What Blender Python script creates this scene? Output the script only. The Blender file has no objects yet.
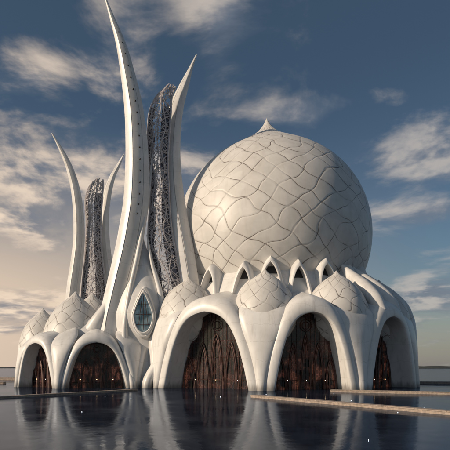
import bpy, math, random
import numpy as np
from mathutils import Vector, Matrix
random.seed(4)
S=bpy.context.scene
try:
    S.view_settings.view_transform='Standard'; S.view_settings.look='None'; S.view_settings.exposure=0
except Exception: pass

# ---------------------------------------------------------------- node utils
class NT:
    def __init__(s,tree): s.t=tree; s.n=tree.nodes; s.l=tree.links
    def new(s,typ,**kw):
        n=s.n.new(typ)
        for k,v in kw.items(): setattr(n,k,v)
        return n
    def put(s,sock,val):
        if hasattr(val,'is_output') : s.l.new(val,sock)
        else: sock.default_value=val
    def math(s,op,a,b=None,c=None,clamp=False):
        n=s.new('ShaderNodeMath',operation=op); n.use_clamp=clamp
        s.put(n.inputs[0],a)
        if b is not None: s.put(n.inputs[1],b)
        if c is not None: s.put(n.inputs[2],c)
        return n.outputs[0]
    def vmath(s,op,a,b=None,out=0):
        n=s.new('ShaderNodeVectorMath',operation=op)
        s.put(n.inputs[0],a)
        if b is not None:
            if op=='SCALE': s.put(n.inputs[3],b)
            else: s.put(n.inputs[1],b)
        return n.outputs[out]
    def noise(s,vec,scale,detail=4,rough=.5,dist=0,color=False):
        n=s.new('ShaderNodeTexNoise'); s.put(n.inputs['Vector'],vec)
        n.inputs['Scale'].default_value=scale; n.inputs['Detail'].default_value=detail
        n.inputs['Roughness'].default_value=rough; n.inputs['Distortion'].default_value=dist
        return n.outputs[1 if color else 0]
    def ramp(s,val,a,b,lo=0.,hi=1.,smooth=True):
        n=s.new('ShaderNodeMapRange',interpolation_type='SMOOTHSTEP' if smooth else 'LINEAR')
        s.put(n.inputs[0],val); n.inputs[1].default_value=a; n.inputs[2].default_value=b
        n.inputs[3].default_value=lo; n.inputs[4].default_value=hi
        return n.outputs[0]
    def mix(s,f,a,b,mode='MIX'):
        n=s.new('ShaderNodeMix',data_type='RGBA',blend_type=mode)
        s.put(n.inputs[0],f); s.put(n.inputs[6],a); s.put(n.inputs[7],b)
        return n.outputs[2]
def mat(name):
    m=bpy.data.materials.new(name); m.use_nodes=True
    nt=NT(m.node_tree); b=m.node_tree.nodes['Principled BSDF']
    return m,nt,b
def bump(nt,b,h,strength,dist):
    n=nt.new('ShaderNodeBump'); n.inputs['Strength'].default_value=strength; n.inputs['Distance'].default_value=dist
    nt.put(n.inputs['Height'],h); nt.l.new(n.outputs[0],b.inputs['Normal'])

def shell_mat():
    m,nt,b=mat('white_shell')
    tc=nt.new('ShaderNodeTexCoord').outputs['Object']
    n1=nt.noise(tc,.25,3,.6)
    st=nt.noise(nt.vmath('MULTIPLY',tc,(1.6,1.6,.18)),1.0,3,.6)
    c=nt.mix(nt.ramp(n1,.3,.7),(.68,.665,.645,1),(.78,.77,.755,1))
    c=nt.mix(nt.ramp(st,.48,.8,0,.5),c,(.46,.44,.42,1))
    sp=nt.new('ShaderNodeSeparateXYZ'); nt.l.new(tc,sp.inputs[0])
    f=nt.math('FRACT',nt.math('ADD',nt.math('MULTIPLY',sp.outputs[2],.31),nt.math('MULTIPLY',n1,.9)))
    j=nt.ramp(f,.0,.022,.38,0)
    c=nt.mix(j,c,(.22,.2,.19,1))
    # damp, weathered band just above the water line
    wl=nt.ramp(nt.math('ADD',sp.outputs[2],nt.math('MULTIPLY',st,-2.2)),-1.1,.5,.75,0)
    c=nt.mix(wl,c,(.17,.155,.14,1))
    nt.l.new(c,b.inputs['Base Color'])
    nt.put(b.inputs['Roughness'],nt.ramp(n1,.3,.7,.32,.48))
    return m
def panel_mat(name,N,K,warp,wscale,line,zscale,dist):
    m,nt,b=mat(name)
    tc=nt.new('ShaderNodeTexCoord').outputs['Object']
    sp=nt.new('ShaderNodeSeparateXYZ'); nt.l.new(tc,sp.inputs[0])
    phi=nt.math('DIVIDE',nt.math('ARCTAN2',sp.outputs[1],sp.outputs[0]),2*math.pi)
    rr=nt.math('SQRT',nt.math('ADD',nt.math('MULTIPLY',sp.outputs[0],sp.outputs[0]),nt.math('MULTIPLY',sp.outputs[1],sp.outputs[1])))
    lat=nt.math('ARCTAN2',nt.math('DIVIDE',sp.outputs[2],zscale),rr)
    w1=nt.math('MULTIPLY',nt.math('SUBTRACT',nt.noise(tc,wscale,1.5,.5),.5),warp)
    w2=nt.math('MULTIPLY',nt.math('SUBTRACT',nt.noise(nt.vmath('ADD',tc,(31.7,5.1,9.3)),wscale,1.5,.5),.5),warp)
    pn=nt.math('MULTIPLY',phi,N); lk=nt.math('MULTIPLY',lat,K)
    u1=nt.math('ADD',nt.math('ADD',pn,lk),w1); u2=nt.math('ADD',nt.math('SUBTRACT',pn,lk),w2)
    def edge(u):
        f=nt.math('FRACT',u); return f,nt.math('SUBTRACT',.5,nt.math('ABSOLUTE',nt.math('SUBTRACT',f,.5)))
    f1,e1=edge(u1); f2,e2=edge(u2)
    d=nt.math('MINIMUM',e1,e2)
    nz=nt.noise(tc,wscale*2.2,2,.5)
    vis=nt.ramp(nz,.38,.56,.15,1)
    ln=nt.math('MULTIPLY',nt.ramp(d,line*.3,line,1,0),vis)
    cmb=nt.new('ShaderNodeCombineXYZ')
    nt.put(cmb.inputs[0],nt.math('FLOOR',nt.math('SUBTRACT',u1,u2))); nt.put(cmb.inputs[1],nt.math('FLOOR',u2))
    wn=nt.new('ShaderNodeTexWhiteNoise',noise_dimensions='2D'); nt.l.new(cmb.outputs[0],wn.inputs['Vector'])
    n1=nt.noise(tc,.3,3,.6)
    st=nt.noise(nt.vmath('MULTIPLY',tc,(.8,.8,.12)),1.0,3,.6)
    c=nt.mix(nt.ramp(n1,.3,.7),(.62,.60,.57,1),(.73,.71,.68,1))
    c=nt.mix(nt.ramp(st,.48,.8,0,.35),c,(.44,.41,.385,1))
    c=nt.mix(nt.math('MULTIPLY',wn.outputs[0],.20),c,(.48,.46,.44,1))
    c=nt.mix(nt.math('MULTIPLY',nt.ramp(e1,0,.12,.25,0),vis),c,(.44,.40,.37,1))
    c=nt.mix(ln,c,(.17,.145,.13,1))
    nt.l.new(c,b.inputs['Base Color']); b.inputs['Roughness'].default_value=.46
    cush=nt.math('ADD',nt.ramp(e1,0,.10,0,.5),nt.ramp(e2,0,.10,0,.5))
    h=nt.math('ADD',nt.math('ADD',nt.math('MULTIPLY',f1,.8),nt.math('MULTIPLY',f2,.5)),nt.math('MULTIPLY',cush,.6))
    bump(nt,b,h,.42,dist)
    return m
M_shell=shell_mat()
M_panel=panel_mat('paneled_dome_skin',24,5.0,2.3,.12,.030,1.0,.24)
M_pod=panel_mat('paneled_pod_skin',10,2.2,1.3,.28,.036,1.3,.15)
def simple(name,col,rough,metal=0,nscale=2,var=.3,emit=None,es=0):
    m,nt,b=mat(name)
    tc=nt.new('ShaderNodeTexCoord').outputs['Object']
    n=nt.noise(tc,nscale,3,.6)
    c=nt.mix(nt.ramp(n,.3,.7),tuple(x*(1-var) for x in col)+(1,),tuple(x*(1+var) for x in col)+(1,))
    nt.l.new(c,b.inputs['Base Color']); b.inputs['Roughness'].default_value=rough; b.inputs['Metallic'].default_value=metal
    if emit: b.inputs['Emission Color'].default_value=emit+(1,); b.inputs['Emission Strength'].default_value=es
    return m
M_lat=simple('pale_lattice',(.50,.47,.48),.45,.0,2,.2)
M_latglass=simple('smoked_glass',(.17,.165,.19),.25,.2)
M_dark=simple('dark_recess',(.02,.018,.02),.5)
M_mull=simple('bronze_tracery',(.11,.06,.052),.4,.4)
M_glow=simple('lamp_glass',(.8,.7,.5),.4,0,2,.1,(1,.62,.32),6)
M_spark=simple('marker_light_glass',(.8,.8,.8),.4,0,2,.1,(.85,.92,1),4)
M_kerb=simple('sandstone_kerb',(.34,.27,.22),.6,0,3,.25)
M_land=simple('land_cover',(.035,.04,.04),.9,0,.02,.4)
def window_mat():
    m,nt,b=mat('teardrop_glass')
    b.inputs['Roughness'].default_value=.08; b.inputs['Metallic'].default_value=.6
    tc=nt.new('ShaderNodeTexCoord').outputs['Object']
    c=nt.mix(nt.ramp(nt.noise(tc,.6,3),.35,.65),(.10,.16,.20,1),(.40,.48,.53,1)); nt.l.new(c,b.inputs['Base Color'])
    return m
M_win=window_mat()
def screen_mat():
    m,nt,b=mat('ornate_screen')
    tc=nt.new('ShaderNodeTexCoord').outputs['Object']
    vo=nt.new('ShaderNodeTexVoronoi',feature='DISTANCE_TO_EDGE'); nt.put(vo.inputs['Vector'],nt.vmath('MULTIPLY',tc,(1.6,1.6,.7)))
    vo.inputs['Scale'].default_value=1.6
    e=nt.ramp(vo.outputs['Distance'],.02,.09,1,0)
    c=nt.mix(e,(.010,.009,.014,1),(.045,.026,.028,1))
    nt.l.new(c,b.inputs['Base Color']); b.inputs['Roughness'].default_value=.2
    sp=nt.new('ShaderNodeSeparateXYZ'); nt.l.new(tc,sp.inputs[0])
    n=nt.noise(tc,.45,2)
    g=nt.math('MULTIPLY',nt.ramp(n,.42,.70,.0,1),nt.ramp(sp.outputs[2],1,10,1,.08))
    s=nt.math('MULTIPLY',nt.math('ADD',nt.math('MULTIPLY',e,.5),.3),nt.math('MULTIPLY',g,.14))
    b.inputs['Emission Color'].default_value=(1,.36,.22,1); nt.l.new(s,b.inputs['Emission Strength'])  # weak warm glow put into the screen, stands in for the lit interior
    return m
M_screen=screen_mat()

# ---------------------------------------------------------------- mesh utils
import bmesh
def obj(name,verts,faces,m,parent=None,smooth=True,angle=38):
    me=bpy.data.meshes.new(name); me.from_pydata([tuple(v) for v in verts],[],faces); me.update()
    bm=bmesh.new(); bm.from_mesh(me); bmesh.ops.recalc_face_normals(bm,faces=bm.faces); bm.to_mesh(me); bm.free()
    if smooth:
        me.polygons.foreach_set('use_smooth',[True]*len(me.polygons))
        try: me.set_sharp_from_angle(angle=math.radians(angle))
        except Exception: pass
    me.materials.append(m)
    o=bpy.data.objects.new(name,me); S.collection.objects.link(o)
    if parent: o.parent=parent
    return o
def empty(name):
    e=bpy.data.objects.new(name,None); S.collection.objects.link(e); return e
def loft(rings,closed=True,caps=True,base=0):
    V=[];F=[];n=len(rings[0])
    for r in rings: V+= [tuple(p) for p in r]
    for i in range(len(rings)-1):
        for j in range(n if closed else n-1):
            a=i*n+j;b=i*n+(j+1)%n
            F.append((a+base,b+base,b+n+base,a+n+base))
    if caps:
        F.append(tuple(base+j for j in range(n))[::-1]); F.append(tuple(base+(len(rings)-1)*n+j for j in range(n)))
    return V,F
class Acc:
    def __init__(s): s.V=[];s.F=[]
    def add(s,V,F):
        b=len(s.V); s.V+=V; s.F+=[tuple(i+b for i in f) for f in F]
    def tube(s,pts,r,n=6,closed=False):
        rings=[]; N=len(pts); pts=[Vector(p) for p in pts]
        for i,p in enumerate(pts):
            if closed: t=pts[(i+1)%N]-pts[i-1]
            else: t=pts[min(i+1,N-1)]-pts[max(i-1,0)]
            if t.length<1e-6: t=Vector((0,0,1))
            t.normalize()
            a=t.cross(Vector((0.03,1,0.02)))
            if a.length<.05: a=t.cross(Vector((1,0,0)))
            a.normalize(); b=t.cross(a)
            rr=r[i] if isinstance(r,(list,tuple)) else r
            rings.append([p+(a*math.cos(k*2*math.pi/n)+b*math.sin(k*2*math.pi/n))*rr for k in range(n)])
        if closed: rings.append(rings[0])
        s.add(*loft(rings,True,not closed))
    def sphere(s,c,r,n=8,m=5):
        rings=[]
        for i in range(m+1):
            a=math.pi*i/m; rings.append([Vector(c)+Vector((r*max(.01,math.sin(a))*math.cos(2*math.pi*k/n),r*max(.01,math.sin(a))*math.sin(2*math.pi*k/n),r*math.cos(a))) for k in range(n)])
        s.add(*loft(rings))
def catmull(rows,sub):
    P=np.array(rows,float); out=[]
    P=np.vstack([2*P[0]-P[1],P,2*P[-1]-P[-2]])
    for i in range(1,len(P)-2):
        for k in range(sub):
            t=k/sub; a,b,c,d=P[i-1],P[i],P[i+1],P[i+2]
            out.append(.5*((2*b)+(-a+c)*t+(2*a-5*b+4*c-d)*t*t+(-a+3*b-3*c+d)*t**3))
    out.append(P[-2]); return out

# ---------------------------------------------------------------- arch vault
def ashape(c,point,pw=2.5): c=abs(c); return 1-(point*c+(1-point)*c**pw)
def arch(parent,Pa,Pb,center,H,bw,bh,D,z0=0,point=.10,pw=3.3,rise=.1,taper=.35,screen=True,sd=4.6,detail=True,n=72,name='arch',lean=0.0,flare=1.0):
    Pa=Vector((Pa[0],Pa[1],0));Pb=Vector((Pb[0],Pb[1],0)); C=Vector((center[0],center[1],0))
    ex=(Pb-Pa); W=ex.length/2; ex.normalize(); Mid=(Pa+Pb)/2
    ey=Vector((-ex.y,ex.x,0))
    if ey.dot(C-Mid)<0: ey=-ey
    Wi=W-bw; Hi=H-bh
    prof=[(0,D),(0,D*.5),(0,.9),(.02,.35),(.07,.08),(.16,0),(.42,.06*flare),(.68,.28*flare),(.88,.75*flare),(1.0,1.6*flare),(1.09,D*.4+.9),(1.16,D)]
    rings=[]
    for i in range(n+1):
        th=-math.pi/2+math.pi*i/n; c=math.sin(th); sh=ashape(c,point,pw)
        O=Vector((W*c,H*sh));I=Vector((Wi*c,Hi*sh)); ring=[]
        for k,d in prof:
            p=I+(O-I)*k; f=d/D
            x=p.x*(1-taper*f*f); z=p.y*(1+rise*f)
            q=Mid+ex*x+ey*(d+lean*z); q.z=z0+z-.2
            ring.append(q)
        rings.append(ring)
    V,F=loft(rings,True,True); obj(name+'_band',V,F,M_shell,parent,True,50)
    if screen:
        pts=[]; sx=1-taper*(sd/D)**2; sz=1+rise*sd/D
        for i in range(41):
            c=math.sin(-math.pi/2+math.pi*i/40)
            x=(Wi+.12)*c*sx; z=(Hi+.15)*ashape(c,point,pw)*sz
            q=Mid+ex*x+ey*(sd+lean*z); q.z=z0+z-.25; pts.append(q)
        obj(name+'_screen',pts,[tuple(range(len(pts)))],M_screen if detail else M_dark,parent,False)
        if detail:
            A=Acc()
            def P(x,z,off=.12):
                q=Mid+ex*x+ey*(sd-off+lean*z); q.z=z0+z; return q
            def top(x):
                c=min(1,abs(x)/(Wi*sx)); return Hi*sz*ashape(c,point,pw)
            nb=int(Wi*sx*2/.8)
            for i in range(1,nb):
                x=-Wi*sx+i*(2*Wi*sx/nb); h=top(x)
                if h>.6: A.tube([P(x,0),P(x,h)],.035 if i%3 else .07,5)
            for zf in (.12,.42,.64):
                z=Hi*zf; w=Wi*sx
                while w>0 and top(w)<z: w-=.05
                A.tube([P(-w,z),P(w,z)],.05,5)
            nd=5; dw=Wi*2*sx/nd*.96
            for k in range(nd):
                xc=(k-(nd-1)/2)*dw
                for s_ in (1,.78):
                    hh=(Hi*.74,Hi*.62,Hi*.42)[abs(k-2)]*(.6+.4*s_); pl=[]
                    for i in range(25):
                        c=math.sin(-math.pi/2+math.pi*i/24)
                        pl.append(P(xc+dw*.46*s_*c, hh*ashape(c,.35)**.7,.25))
                    A.tube(pl,.10,5)
            zc=Hi*.85
            for rr in (Hi*.08,Hi*.05):
                A.tube([P(rr*math.cos(a*math.pi/10),zc+rr*math.sin(a*math.pi/10),.22) for a in range(20)],.06,5,True)
            obj(name+'_tracery',A.V,A.F,M_mull,parent,True)
            L=Acc()
            for k in (-1.5,0,1.5): L.sphere(P(k*dw,1.6,.4),.06)
            obj(name+'_lamps',L.V,L.F,M_glow,parent,True)

def lathe(name,c,prof,m,parent,n=96,tilt=0,sx=1,sy=1,rot=0):
    rings=[[Vector((max(r,.002)*math.cos(2*math.pi*k/n)*sx,max(r,.002)*math.sin(2*math.pi*k/n)*sy,z)) for k in range(n)] for r,z in prof]
    V,F=loft(rings); o=obj(name,V,F,m,parent,True,60); o.location=c; o.rotation_euler=(0,tilt,rot); return o
def fin(parent,pts,name='rib',m=None,nrm=None):
    R=catmull(pts,8); rings=[]
    for i,p in enumerate(R):
        a=Vector(R[min(i+1,len(R)-1)][:3])-Vector(R[max(i-1,0)][:3]); a.normalize()
        side=nrm if nrm else Vector((1,0,0))
        side=(side-a*side.dot(a)).normalized(); dep=a.cross(side)
        w,t=p[3],p[4]; c=Vector(p[:3])
        rings.append([c+side*(w*math.cos(k*math.pi/8))*(1)+dep*(t*math.sin(k*math.pi/8)) for k in range(16)])
    V,F=loft(rings); return obj(name,V,F,m or M_shell,parent,True,60)

# ================================================================ MAIN MOSQUE
mosque=empty('mosque')
CX,CY=11.0,115.0
Rd=22.0
prof=[]
aj=math.radians(53)
for i in range(60):
    a=-math.pi*.33+(math.pi*.33+aj)*i/59
    prof.append((Rd*math.cos(a),Rd*math.sin(a)))
P0=Vector(prof[-1]);P3=Vector((.02,27.9));P1=P0+Vector((-math.sin(aj),math.cos(aj)))*7.0;P2=Vector((1.9,22.9))
for i in range(1,41):
    t=i/40; p=P0*(1-t)**3+P1*3*t*(1-t)**2+P2*3*t*t*(1-t)+P3*t**3; prof.append((p.x,p.y))
lathe('main_dome',(CX,CY,33.4),prof,M_panel,mosque,192,math.radians(-3))
lathe('drum',(CX,CY,0),[(23.4,-.3),(23.4,10),(23.2,13),(22.6,16),(21.4,19),(20,21.5),(18.6,23.2),(16.8,24)],M_shell,mosque,128)
angs=[-140,-99,-66,-30,4,40,76,112,148,184]
RR=32
def rp(a,r,c=(CX,CY)): return (c[0]+r*math.cos(math.radians(a)),c[1]+r*math.sin(math.radians(a)))
angs2=angs+[220]
for i in range(len(angs2)-1):
    a,b=angs2[i],angs2[i+1]
    arch(mosque,rp(a,RR),rp(b,RR),(CX,CY),16.3 if i!=0 else 16.8,2.5,2.9,9,name='great_arch',detail=(i in (0,1,2,3,8)))
for i,a in enumerate(angs):
    c=rp(a,23.9)
    lathe('paneled_pod',(c[0],c[1],13.4),[(3.4,-5.5),(5.0,-3.8),(5.9,-1.8),(6.15,-.3),(6.0,1.0),(5.5,2.6),(4.7,4.2),(3.7,5.5),(2.6,6.5),(1.6,7.2),(.7,7.8),(.01,8.6)],M_pod,mosque,64,rot=math.radians(a*3))
    rad=Vector((math.cos(math.radians(a)),math.sin(math.radians(a)),0)); tan=Vector((-rad.y,rad.x,0))
    rows=[]
    for r,z,w,t in [(31.3,-.6,.7,.7),(30.9,3,1.2,.8),(30.6,7,2.2,.8),(30.2,10.4,3.4,.7),(29.3,13.4,4.1,.6),(27.2,15.2,3.8,.6),(24.8,16.5,2.6,.8),(21.5,18,.5,.4)]:
        q=rp(a,r); rows.append((q[0],q[1],z,w,t))
    fin(mosque,rows,'spandrel_shell',nrm=tan)
hoods=[(-131,1),(-110.5,0),(-96.5,2),(-82,0),(-66,2),(-49,0),(-30,2)]+[(x,0 if (x//17)%2 else 2) for x in range(-12,210,17)]
for a,k in hoods:
    hw,z0_,H_,r_=((7.3,14.0,10.4,23.3),(8,14,10.6,23.3),(7.6,16.5,8.8,22.5))[k]
    arch(mosque,rp(a-hw,r_),rp(a+hw,r_),(CX,CY),H_,.7,1.4,5,z0=z0_,point=.28,pw=2.9,rise=.08,taper=.3,screen=True,sd=1.8,detail=False,n=40,name='hood',lean=.14,flare=.6)
for a in (-53,-43,-21,-11,22,58,94,130,166):
    rad=Vector((math.cos(math.radians(a)),math.sin(math.radians(a)),0)); tan=Vector((-rad.y,rad.x,0)); rows=[]
    for r,z,w,t in [(29.6,14.0,.8,.9),(28.0,16.4,1.4,1.4),(25.4,19.0,1.5,1.5),(22.6,21.4,1.1,1.2),(20.2,24.0,.3,.4)]:
        q=rp(a,r); rows.append((q[0],q[1],z,w,t))
    fin(mosque,rows,'shoulder_rib',nrm=tan)

# ================================================================ HORNED TOWERS
def horn(parent,rows,sc,ox,oz,Y,thick,name,flip=1,bend=0.0,dots=False):
    R=catmull(rows,8); rings=[]
    sec=[(-1,0),(-.8,-.42),(-.45,-.85),(-.28,-1.0),(-.24,-.86),(-.20,-.97),(.2,-.80),(.55,-.52),(.58,-.40),(.62,-.47),(.85,-.2),(1,0),(.75,.4),(.2,.8),(-.3,.9),(-.75,.5)]
    if flip<0: sec=[(-x,y) for x,y in sec]
    zt=max(r[2] for r in R); mids=[]
    for l,r,z in R:
        c=(l+r)/2;h=max((r-l)/2,.15); y=Y+bend*((z/zt)**2)
        th=max(h*thick,.12)
        rings.append([Vector(((c+h*x-ox)*sc, y+th*q*sc, (z)*sc+oz)) for x,q in sec]); mids.append((c,h,z,y,th))
    V,F=loft(rings); obj(name,V,F,M_shell,parent,True,30)
    if dots:
        A=Acc(); n=len(mids)
        for i in range(int(n*.12),int(n*.55),3):
            c,h,z,y,th=mids[i]
            A.sphere(((c+flip*h*.32-ox)*sc,y-th*.72*sc,z*sc+oz),.17*min(1,h/8),8,6)
        obj('vent_holes',A.V,A.F,M_dark,parent)
def lattice(parent,rows,sc,ox,oz,Y,bulge,cell,rad,name='lattice_web'):
    R=catmull(rows,10); R=[tuple(r) for r in R]
    zs=np.array([r[2] for r in R]); L=np.array([r[0] for r in R]); Rr=np.array([r[1] for r in R])
    o=np.argsort(zs); zs=zs[o];L=L[o];Rr=Rr[o]
    def P(s,z,off=0):
        l=np.interp(z,zs,L); r=np.interp(z,zs,Rr); x=l+(r-l)*s
        return Vector(((x-ox)*sc, Y-bulge*math.sin(math.pi*s)+off, z*sc+oz))
    z0,z1=zs[0],zs[-1]; A=Acc(); nz=int((z1-z0)/cell); K=4
    for fam in (1,-1):
        for k in range(-K,nz+K):
            pts=[]
            for j in range(13):
                s=j/12; z=z0+(k+ (s if fam>0 else 1-s)*K)*cell+ .4*cell*math.sin(k*1.7+s*6)
                if z0<=z<=z1: pts.append(P(s,z))
            if len(pts)>2: A.tube(pts,rad*(1.0 if k%2 else .65),5)
    for s in (.0,.22,.48,.75,1.0):
        pts=[P(min(1,max(0,s+(.09*math.sin(z*.15+s*9) if 0<s<1 else 0))),z) for z in np.linspace(z0,z1,70)]
        A.tube(pts,rad*(2.4 if s in(0,1) else 1.2),6)
    for k in range(nz):
        for q in (0.12,.3,.5,.7,.88):
            if random.random()<.8:
                z=z0+(k+random.random())*cell; c=P(q,z,.1); w=random.uniform(.25,.5)*cell*sc;h=w*random.uniform(1,1.8)
                A.add([tuple(c+Vector(v)) for v in ((0,0,-h),(w*.6,.05,0),(0,0,h),(-w*.6,.05,0))],[(0,1,2,3)])
    obj(name,A.V,A.F,M_lat,parent,True)
    G=Acc(); seg=np.linspace(z0,z1*.93,80)
    for sa,sb in ((0.0,.30),(.62,1.0)):
        rows_=[[P(sa,z,.35),P((sa+sb)/2+.06*math.sin(z*.15),z,.35),P(sb+.07*math.sin(z*.15+sb*9) if sb<1 else 1,z,.35)] for z in seg]
        G.add(*loft(rows_,False,False))
    obj('web_glass',G.V,G.F,M_latglass,parent,True)

def tower_pair(name,sc,Y,A,B,Lt,ox,oz,cell,rad,dots=True,th=.55):
    e=empty(name)
    horn(e,A,sc,ox,oz,Y,th,'outer_horn',1,-2.5*sc/.19,dots)
    horn(e,B,sc,ox,oz,Y+1.5,th,'inner_horn',-1,3*sc/.19,False)
    lattice(e,Lt,sc,ox,oz,Y+1.0,1.2*sc/.19,cell,rad)
    return e
def H(rows,b): return [(l,r,b-v) for l,r,v in rows]
A=H([(106.5,107.5,3),(112,117,25),(118,128,50),(122.5,137,80),(125.5,144,110),(126.5,148,140),(126,149.5,170),(124,149,200),(120,146,225),(115,141.5,250),(109,135,275),(103,129,300),(98,124,322),(95,122,348),(95,123,384)],384)
B=H([(194.5,196,40),(187,191.5,55),(177,187.5,74),(168,183,94),(163.5,180,115),(160.5,179,140),(159.5,180,165),(160,183,190),(163,187,215),(167,192,240),(171,196,265),(175,200,290),(178,204,315),(182,208,345),(184,210,384)],384)
LT=H([(166,175,84),(155,171,95),(148.5,170,112),(147,168,140),(149,167,165),(150.5,168,185),(149,169,210),(147.5,172,235),(149,177,260),(156,181,285),(162,184,310)],384)
sc=.20; TY=100
tw=tower_pair('horned_minaret_tower',sc,TY,A,B,LT,225,.6,5,.10)
def D(u,v,y,w,t): return ((u-225)*sc,y,(384-v)*sc+.6,w,t)
fin(tw,[D(153,150,100.3,.12,.15),D(149,190,100,.35,.4),D(144,225,99.6,.45,.5),D(138,260,99,.5,.6),D(131,295,98.5,.55,.7),D(127,330,98,.6,.9),D(130,360,97,.7,1.3),D(136,380,96.3,.8,1.5),D(138,392,96,.8,1.5)],'inner_strand')
fin(tw,[D(147,235,99.8,.1,.15),D(152,262,99.6,.35,.45),D(160,290,99.2,.5,.6),D(165,318,98.8,.6,.8),D(166,345,98.5,.7,1.0),D(163,372,98,.8,1.2),D(162,392,98,.8,1.2)],'inner_strand')
fin(tw,[D(118,280,101,.2,.3),D(108,305,100,1.0,1.0),D(96,325,100,1.6,1.5),D(86,340,101,1.6,1.5),D(78,356,102,.8,.8)],'wing_shell')
fin(tw,[D(178,285,101,.3,.3),D(176,315,100,1.1,1.2),D(171,340,99,1.3,1.6),D(162,362,97.5,1.3,1.8),D(152,380,96.5,1.2,1.8),D(150,392,96.3,1.2,1.8)],'wing_shell')
lathe('pedestal',((141-225)*sc,101,0),[(5.4,-.6),(5.1,1.0),(4.4,3.0),(3.9,5),(3.7,7),(3.9,9.5),(4.6,12),(4.8,14.5),(4.0,18),(2.6,22),(1.2,26.5),(.05,31)],M_shell,tw,64,sx=1.2,sy=.8)
fr=Acc()
def tear(th):
    x=math.sin(th); z=-math.cos(th); x*=(1-.55*max(0,z))
    return x*1.9, (z*4.2 if z>0 else z*3.6)
def TR(k,dy): return [wc+Vector((tear(a)[0]*k,dy,tear(a)[1]*k)) for a in np.linspace(0,2*math.pi,48,endpoint=False)]
wc=Vector(((146-225)*sc,96.6,(384-316)*sc+.6))
fr.tube(TR(1,0),.15,8,True); fr.tube(TR(1.18,.45),.2,8,True)
V_,F_=loft([TR(1.0,.0),TR(1.2,.45),TR(1.35,1.5),TR(1.3,3.5)],True,False); fr.add(V_,F_)
obj('window_frame',fr.V,fr.F,M_shell,tw)
obj('window_glass',TR(1,.25),[tuple(range(48))],M_win,tw,False)
mu=Acc()
for x in (-1,0,1): mu.tube([wc+Vector((x*.9,.12,-3.0+abs(x))),wc+Vector((x*.35,.12,3.6-abs(x)))],.05,5)
for z in (-2,0,2): mu.tube([wc+Vector((-1.5+.25*max(0,z),.12,z)),wc+Vector((1.5-.25*max(0,z),.12,z))],.045,5)
obj('window_mullions',mu.V,mu.F,M_mull,tw)

C=H([(56,57,139),(62.5,67,154),(68.5,75.5,170),(73,82,190),(75,85.5,215),(74.5,86,240),(71.5,84,262),(67.5,81,285),(65,78,310),(62,76,345),(60,76,381)],381)
Dd=H([(119,120,145),(112,116.5,157),(105,111.5,170),(99,108,188),(96.5,106,210),(96.5,107,235),(98.5,110,258),(101.5,114,280),(105,118,305),(108,121,345),(108,122,381)],381)
L2=H([(96,102,178),(88,102,186),(84.5,101,200),(85.5,100,220),(85,100,240),(83.5,102,262),(81,105,290),(79,106,320)],381)
tower_pair('horned_minaret_tower',.28,140,C,Dd,L2,225,0,4.5,.12,False)

# ================================================================ LEFT PAVILION
pav=empty('prayer_pavilion')
c2=(-27.5,108.5)
pang=[-102,-52,-8,37,82,127,172,210]
R2=16.9
lathe('pavilion_drum',(c2[0],c2[1],0),[(10.5,-.3),(10.5,8.5),(10,11),(8,13.5),(4,15)],M_shell,pav,64)
for i in range(len(pang)):
    a=pang[i]; b=pang[(i+1)%len(pang)]
    if b<a: b+=360
    arch(pav,rp(a,R2,c2),rp(b,R2,c2),c2,10.6,1.5,1.9,6.5,name='pavilion_arch',sd=2.8,detail=i in(0,7))
    rad=Vector((math.cos(math.radians(a)),math.sin(math.radians(a)),0)); tan=Vector((-rad.y,rad.x,0)); rows=[]
    for r,z,w,t in [(16.5,-.6,.5,.5),(16.2,2.5,.8,.6),(15.9,5.0,1.4,.6),(15.4,7.3,2.0,.5),(14.4,8.8,2.3,.5),(12.6,10.2,2.0,.5),(10,11.5,.5,.3)]:
        q=rp(a,r,c2); rows.append((q[0],q[1],z,w,t))
    fin(pav,rows,'spandrel_shell',nrm=tan)
pod=[(.5,-1.3),(.85,-.95),(1.0,-.5),(1.03,-.1),(.99,.25),(.88,.62),(.72,.92),(.52,1.16),(.3,1.34),(.14,1.47),(.001,1.62)]
for x,y,z,r,s in [(-31.3,104.5,8.6,6.6,1.05),(-38.6,106.0,7.6,4.8,1.15),(-23.6,103.8,9.3,4.2,1.15),(-30,113,9.5,7,1.0),(-19,110,8,4.5,1),(-35.5,112,8.5,5,1)]:
    lathe('paneled_pod',(x,y,z),[(a*r,b*r*s) for a,b in pod],M_pod,pav,48,rot=x)

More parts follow.
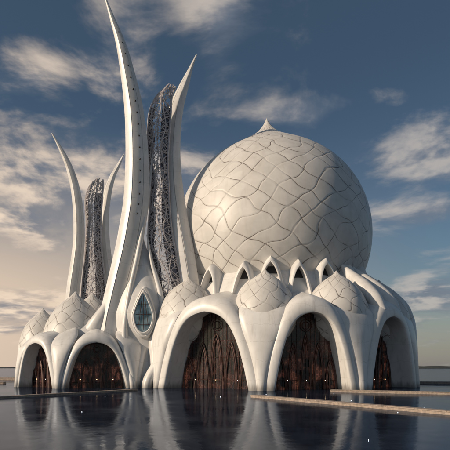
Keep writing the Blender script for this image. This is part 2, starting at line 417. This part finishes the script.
# ================================================================ GROUND / WATER
def water_mat():
    m,nt,b=mat('dark_reflecting_water')
    tc=nt.new('ShaderNodeTexCoord').outputs['Object']
    n1=nt.noise(nt.vmath('MULTIPLY',tc,(1,.6,1)),1.2,3,.5); n2=nt.noise(tc,.12,3,.6); n3=nt.noise(tc,.5,3,.6)
    n4=nt.noise(nt.vmath('MULTIPLY',tc,(1,.5,1)),7,2,.5)
    gl=nt.new('ShaderNodeBsdfGlossy'); gl.inputs['Color'].default_value=(.54,.60,.70,1)
    nt.put(gl.inputs['Roughness'],nt.ramp(n2,.3,.7,.05,.16))
    df=nt.new('ShaderNodeBsdfDiffuse'); c=nt.mix(nt.ramp(n3,.3,.7),(.010,.015,.028,1),(.022,.031,.052,1)); nt.l.new(c,df.inputs[0])
    bp=nt.new('ShaderNodeBump'); bp.inputs['Strength'].default_value=.4; bp.inputs['Distance'].default_value=.03
    nt.put(bp.inputs['Height'],nt.math('ADD',n1,nt.math('MULTIPLY',n4,.12))); nt.l.new(bp.outputs[0],gl.inputs['Normal'])
    fr=nt.new('ShaderNodeFresnel'); fr.inputs[0].default_value=1.36
    mx=nt.new('ShaderNodeMixShader'); nt.put(mx.inputs[0],nt.math('MULTIPLY',fr.outputs[0],.88)); nt.l.new(df.outputs[0],mx.inputs[1]); nt.l.new(gl.outputs[0],mx.inputs[2])
    out=[n for n in m.node_tree.nodes if n.type=='OUTPUT_MATERIAL'][0]; nt.l.new(mx.outputs[0],out.inputs[0])
    return m
obj('water',[(-6000,-500,0),(6000,-500,0),(6000,9000,0),(-6000,9000,0)],[(0,1,2,3)],water_mat(),None,False)
def wall(p,q,w,h,name='low_wall'):
    p=Vector((*p,0));q=Vector((*q,0)); d=(q-p); L=d.length; d.normalize(); s=Vector((-d.y,d.x,0))
    A=Acc()
    def box(a,b,w,z0,z1,be):
        rings=[]
        for e,pt in ((0,a),(1,b)):
            pr=[(-w,z0),(-w,z1-be),(-w+be,z1),(w-be,z1),(w,z1-be),(w,z0)]
            rings.append([pt+s*x+Vector((0,0,z)) for x,z in pr])
        A.add(*loft(rings))
    box(p,q,w-.06,-.2,h-.1,.01)
    n=max(1,int(L/3))
    for i in range(n):
        box(p+d*(L*i/n+.012),p+d*(L*(i+1)/n-.012),w,h-.1+.002,h,.02)
    return obj(name,A.V,A.F,M_kerb,None,False)
wall((3.8,66),(24,34),.55,.34)
wall((-40,46),(-15,84),.5,.30)
wall((17,80),(60,60),.6,.4)
wall((44,118),(120,108),.8,.6)
wall((-52,118),(-130,122),.8,.5)
wall((-50,150),(-200,170),1,.8)
V=[];F=[]; N=300
for i in range(N+1):
    x=-2500+5000*i/N; y=1500+200*math.sin(i*.13)
    h=(2+5*abs(math.sin(i*.21+1))*abs(math.sin(i*.057))+1.5*random.random())*(1 if abs(x)>300 else .6)
    V+=[(x,y-60,-.5),(x,y,h),(x,y+200,-.5)]
for i in range(N):
    for j in range(2): a=i*3+j; F.append((a,a+1,a+4,a+3))
obj('distant_shore',V,F,M_land,None,True)
A_=Acc()
for i in range(12):
    y=random.uniform(26,78); x=random.uniform(-.45,.45)*y
    A_.sphere((x,y,.03),.015+.0003*y,6,4)
obj('pool_marker_lights',A_.V,A_.F,M_spark,None)

# ================================================================ SUN + SKY
az,el=math.radians(-112),math.radians(22)
sd=Vector((math.sin(az)*math.cos(el),math.cos(az)*math.cos(el),math.sin(el)))
L=bpy.data.lights.new('sun','SUN'); L.energy=3.9; L.angle=math.radians(1.2); L.color=(1,.81,.61)
lo=bpy.data.objects.new('sun',L); S.collection.objects.link(lo); lo.rotation_euler=(-sd).to_track_quat('-Z','Y').to_euler()
w=bpy.data.worlds.new('World'); S.world=w; w.use_nodes=True; nt=NT(w.node_tree); bg=w.node_tree.nodes['Background']
sky=nt.new('ShaderNodeTexSky',sky_type='NISHITA'); sky.sun_disc=False; sky.sun_elevation=el; sky.sun_rotation=az
sky.air_density=1.2; sky.dust_density=1.5; sky.ozone_density=2
bg.inputs['Strength'].default_value=.09
dirv=nt.vmath('NORMALIZE',nt.new('ShaderNodeTexCoord').outputs['Generated'])
sep=nt.new('ShaderNodeSeparateXYZ'); nt.l.new(dirv,sep.inputs[0]); dz=sep.outputs[2]
den=nt.math('ADD',nt.math('MAXIMUM',dz,0),.22)
comb=nt.new('ShaderNodeCombineXYZ'); nt.put(comb.inputs[0],nt.math('DIVIDE',sep.outputs[0],den)); nt.put(comb.inputs[1],nt.math('DIVIDE',sep.outputs[1],den)); nt.put(comb.inputs[2],nt.math('MULTIPLY',dz,1.2))
pv=comb.outputs[0]
blobs=[(-21,28,.09,.05,.95),(-19,21,.28,.10,.95),(-24,15,.2,.05,.9),(-12,19,.16,.10,.75),(-1,36,.06,.08,.75),(13,27,.18,.02,.6),(23,22.5,.13,.06,1.05),(22,16,.18,.03,.7),(22,7.5,.2,.04,1.0),(-24,6,.25,.05,.8),(22,30,.07,.03,.35),(-13,30,.07,.14,.6)]
mask=None
for a,e,rx,rz,wt in blobs:
    a=math.radians(a);e=math.radians(e); c=(math.sin(a)*math.cos(e),math.cos(a)*math.cos(e),math.sin(e))
    d=nt.vmath('MULTIPLY',nt.vmath('SUBTRACT',dirv,c),(1/rx,.8,1/rz)); ln=nt.vmath('LENGTH',d,None,1)
    g=nt.ramp(ln,0,1.7,wt,0); mask=g if mask is None else nt.math('MAXIMUM',mask,g)
def dens(vec,smask,det):
    n=nt.noise(vec,2.3,det,.6,.3)
    return nt.math('ADD',n,nt.math('MULTIPLY',smask,.27))
d0=dens(pv,mask,7); off=nt.vmath('ADD',pv,(-.10,-.04,.06)); d1=dens(off,mask,4)
cov=nt.ramp(d0,.57,.84)
lit=nt.ramp(nt.math('SUBTRACT',d0,d1),-.07,.10)
c=(math.sin(math.radians(-35)),math.cos(math.radians(-35)),.05)
dist=nt.vmath('LENGTH',nt.vmath('SUBTRACT',dirv,c),None,1)
warm=nt.ramp(dist,.25,1.0,1,0)
clit=nt.mix(warm,(5.4,5.0,4.7,1),(10.2,8.2,6.4,1))
ccol=nt.mix(lit,(1.9,2.2,2.75,1),clit)
sk=nt.mix(1.0,sky.outputs[0],(.56,.62,.66,1),'MULTIPLY')
sk=nt.mix(nt.ramp(dz,.22,.62,0,.6),sk,(.48,.84,1.32,1))
hz=nt.math('MULTIPLY',nt.ramp(dist,.0,1.05,1,0),nt.ramp(dz,.0,.44,1,0))
sk=nt.mix(hz,sk,(11.0,8.2,5.9,1))
sk=nt.mix(nt.ramp(dz,.0,.20,.45,0),sk,(4.4,4.0,3.8,1))
fin_=nt.mix(nt.math('MULTIPLY',cov,.85),sk,ccol)
nt.l.new(fin_,bg.inputs['Color'])

cam=bpy.data.cameras.new('camera'); co=bpy.data.objects.new('camera',cam); S.collection.objects.link(co); S.camera=co
co.location=(0,0,4); co.rotation_euler=(math.radians(90),0,0); cam.lens=40; cam.sensor_width=36; cam.shift_y=.3156; cam.clip_end=20000; cam.clip_start=.1
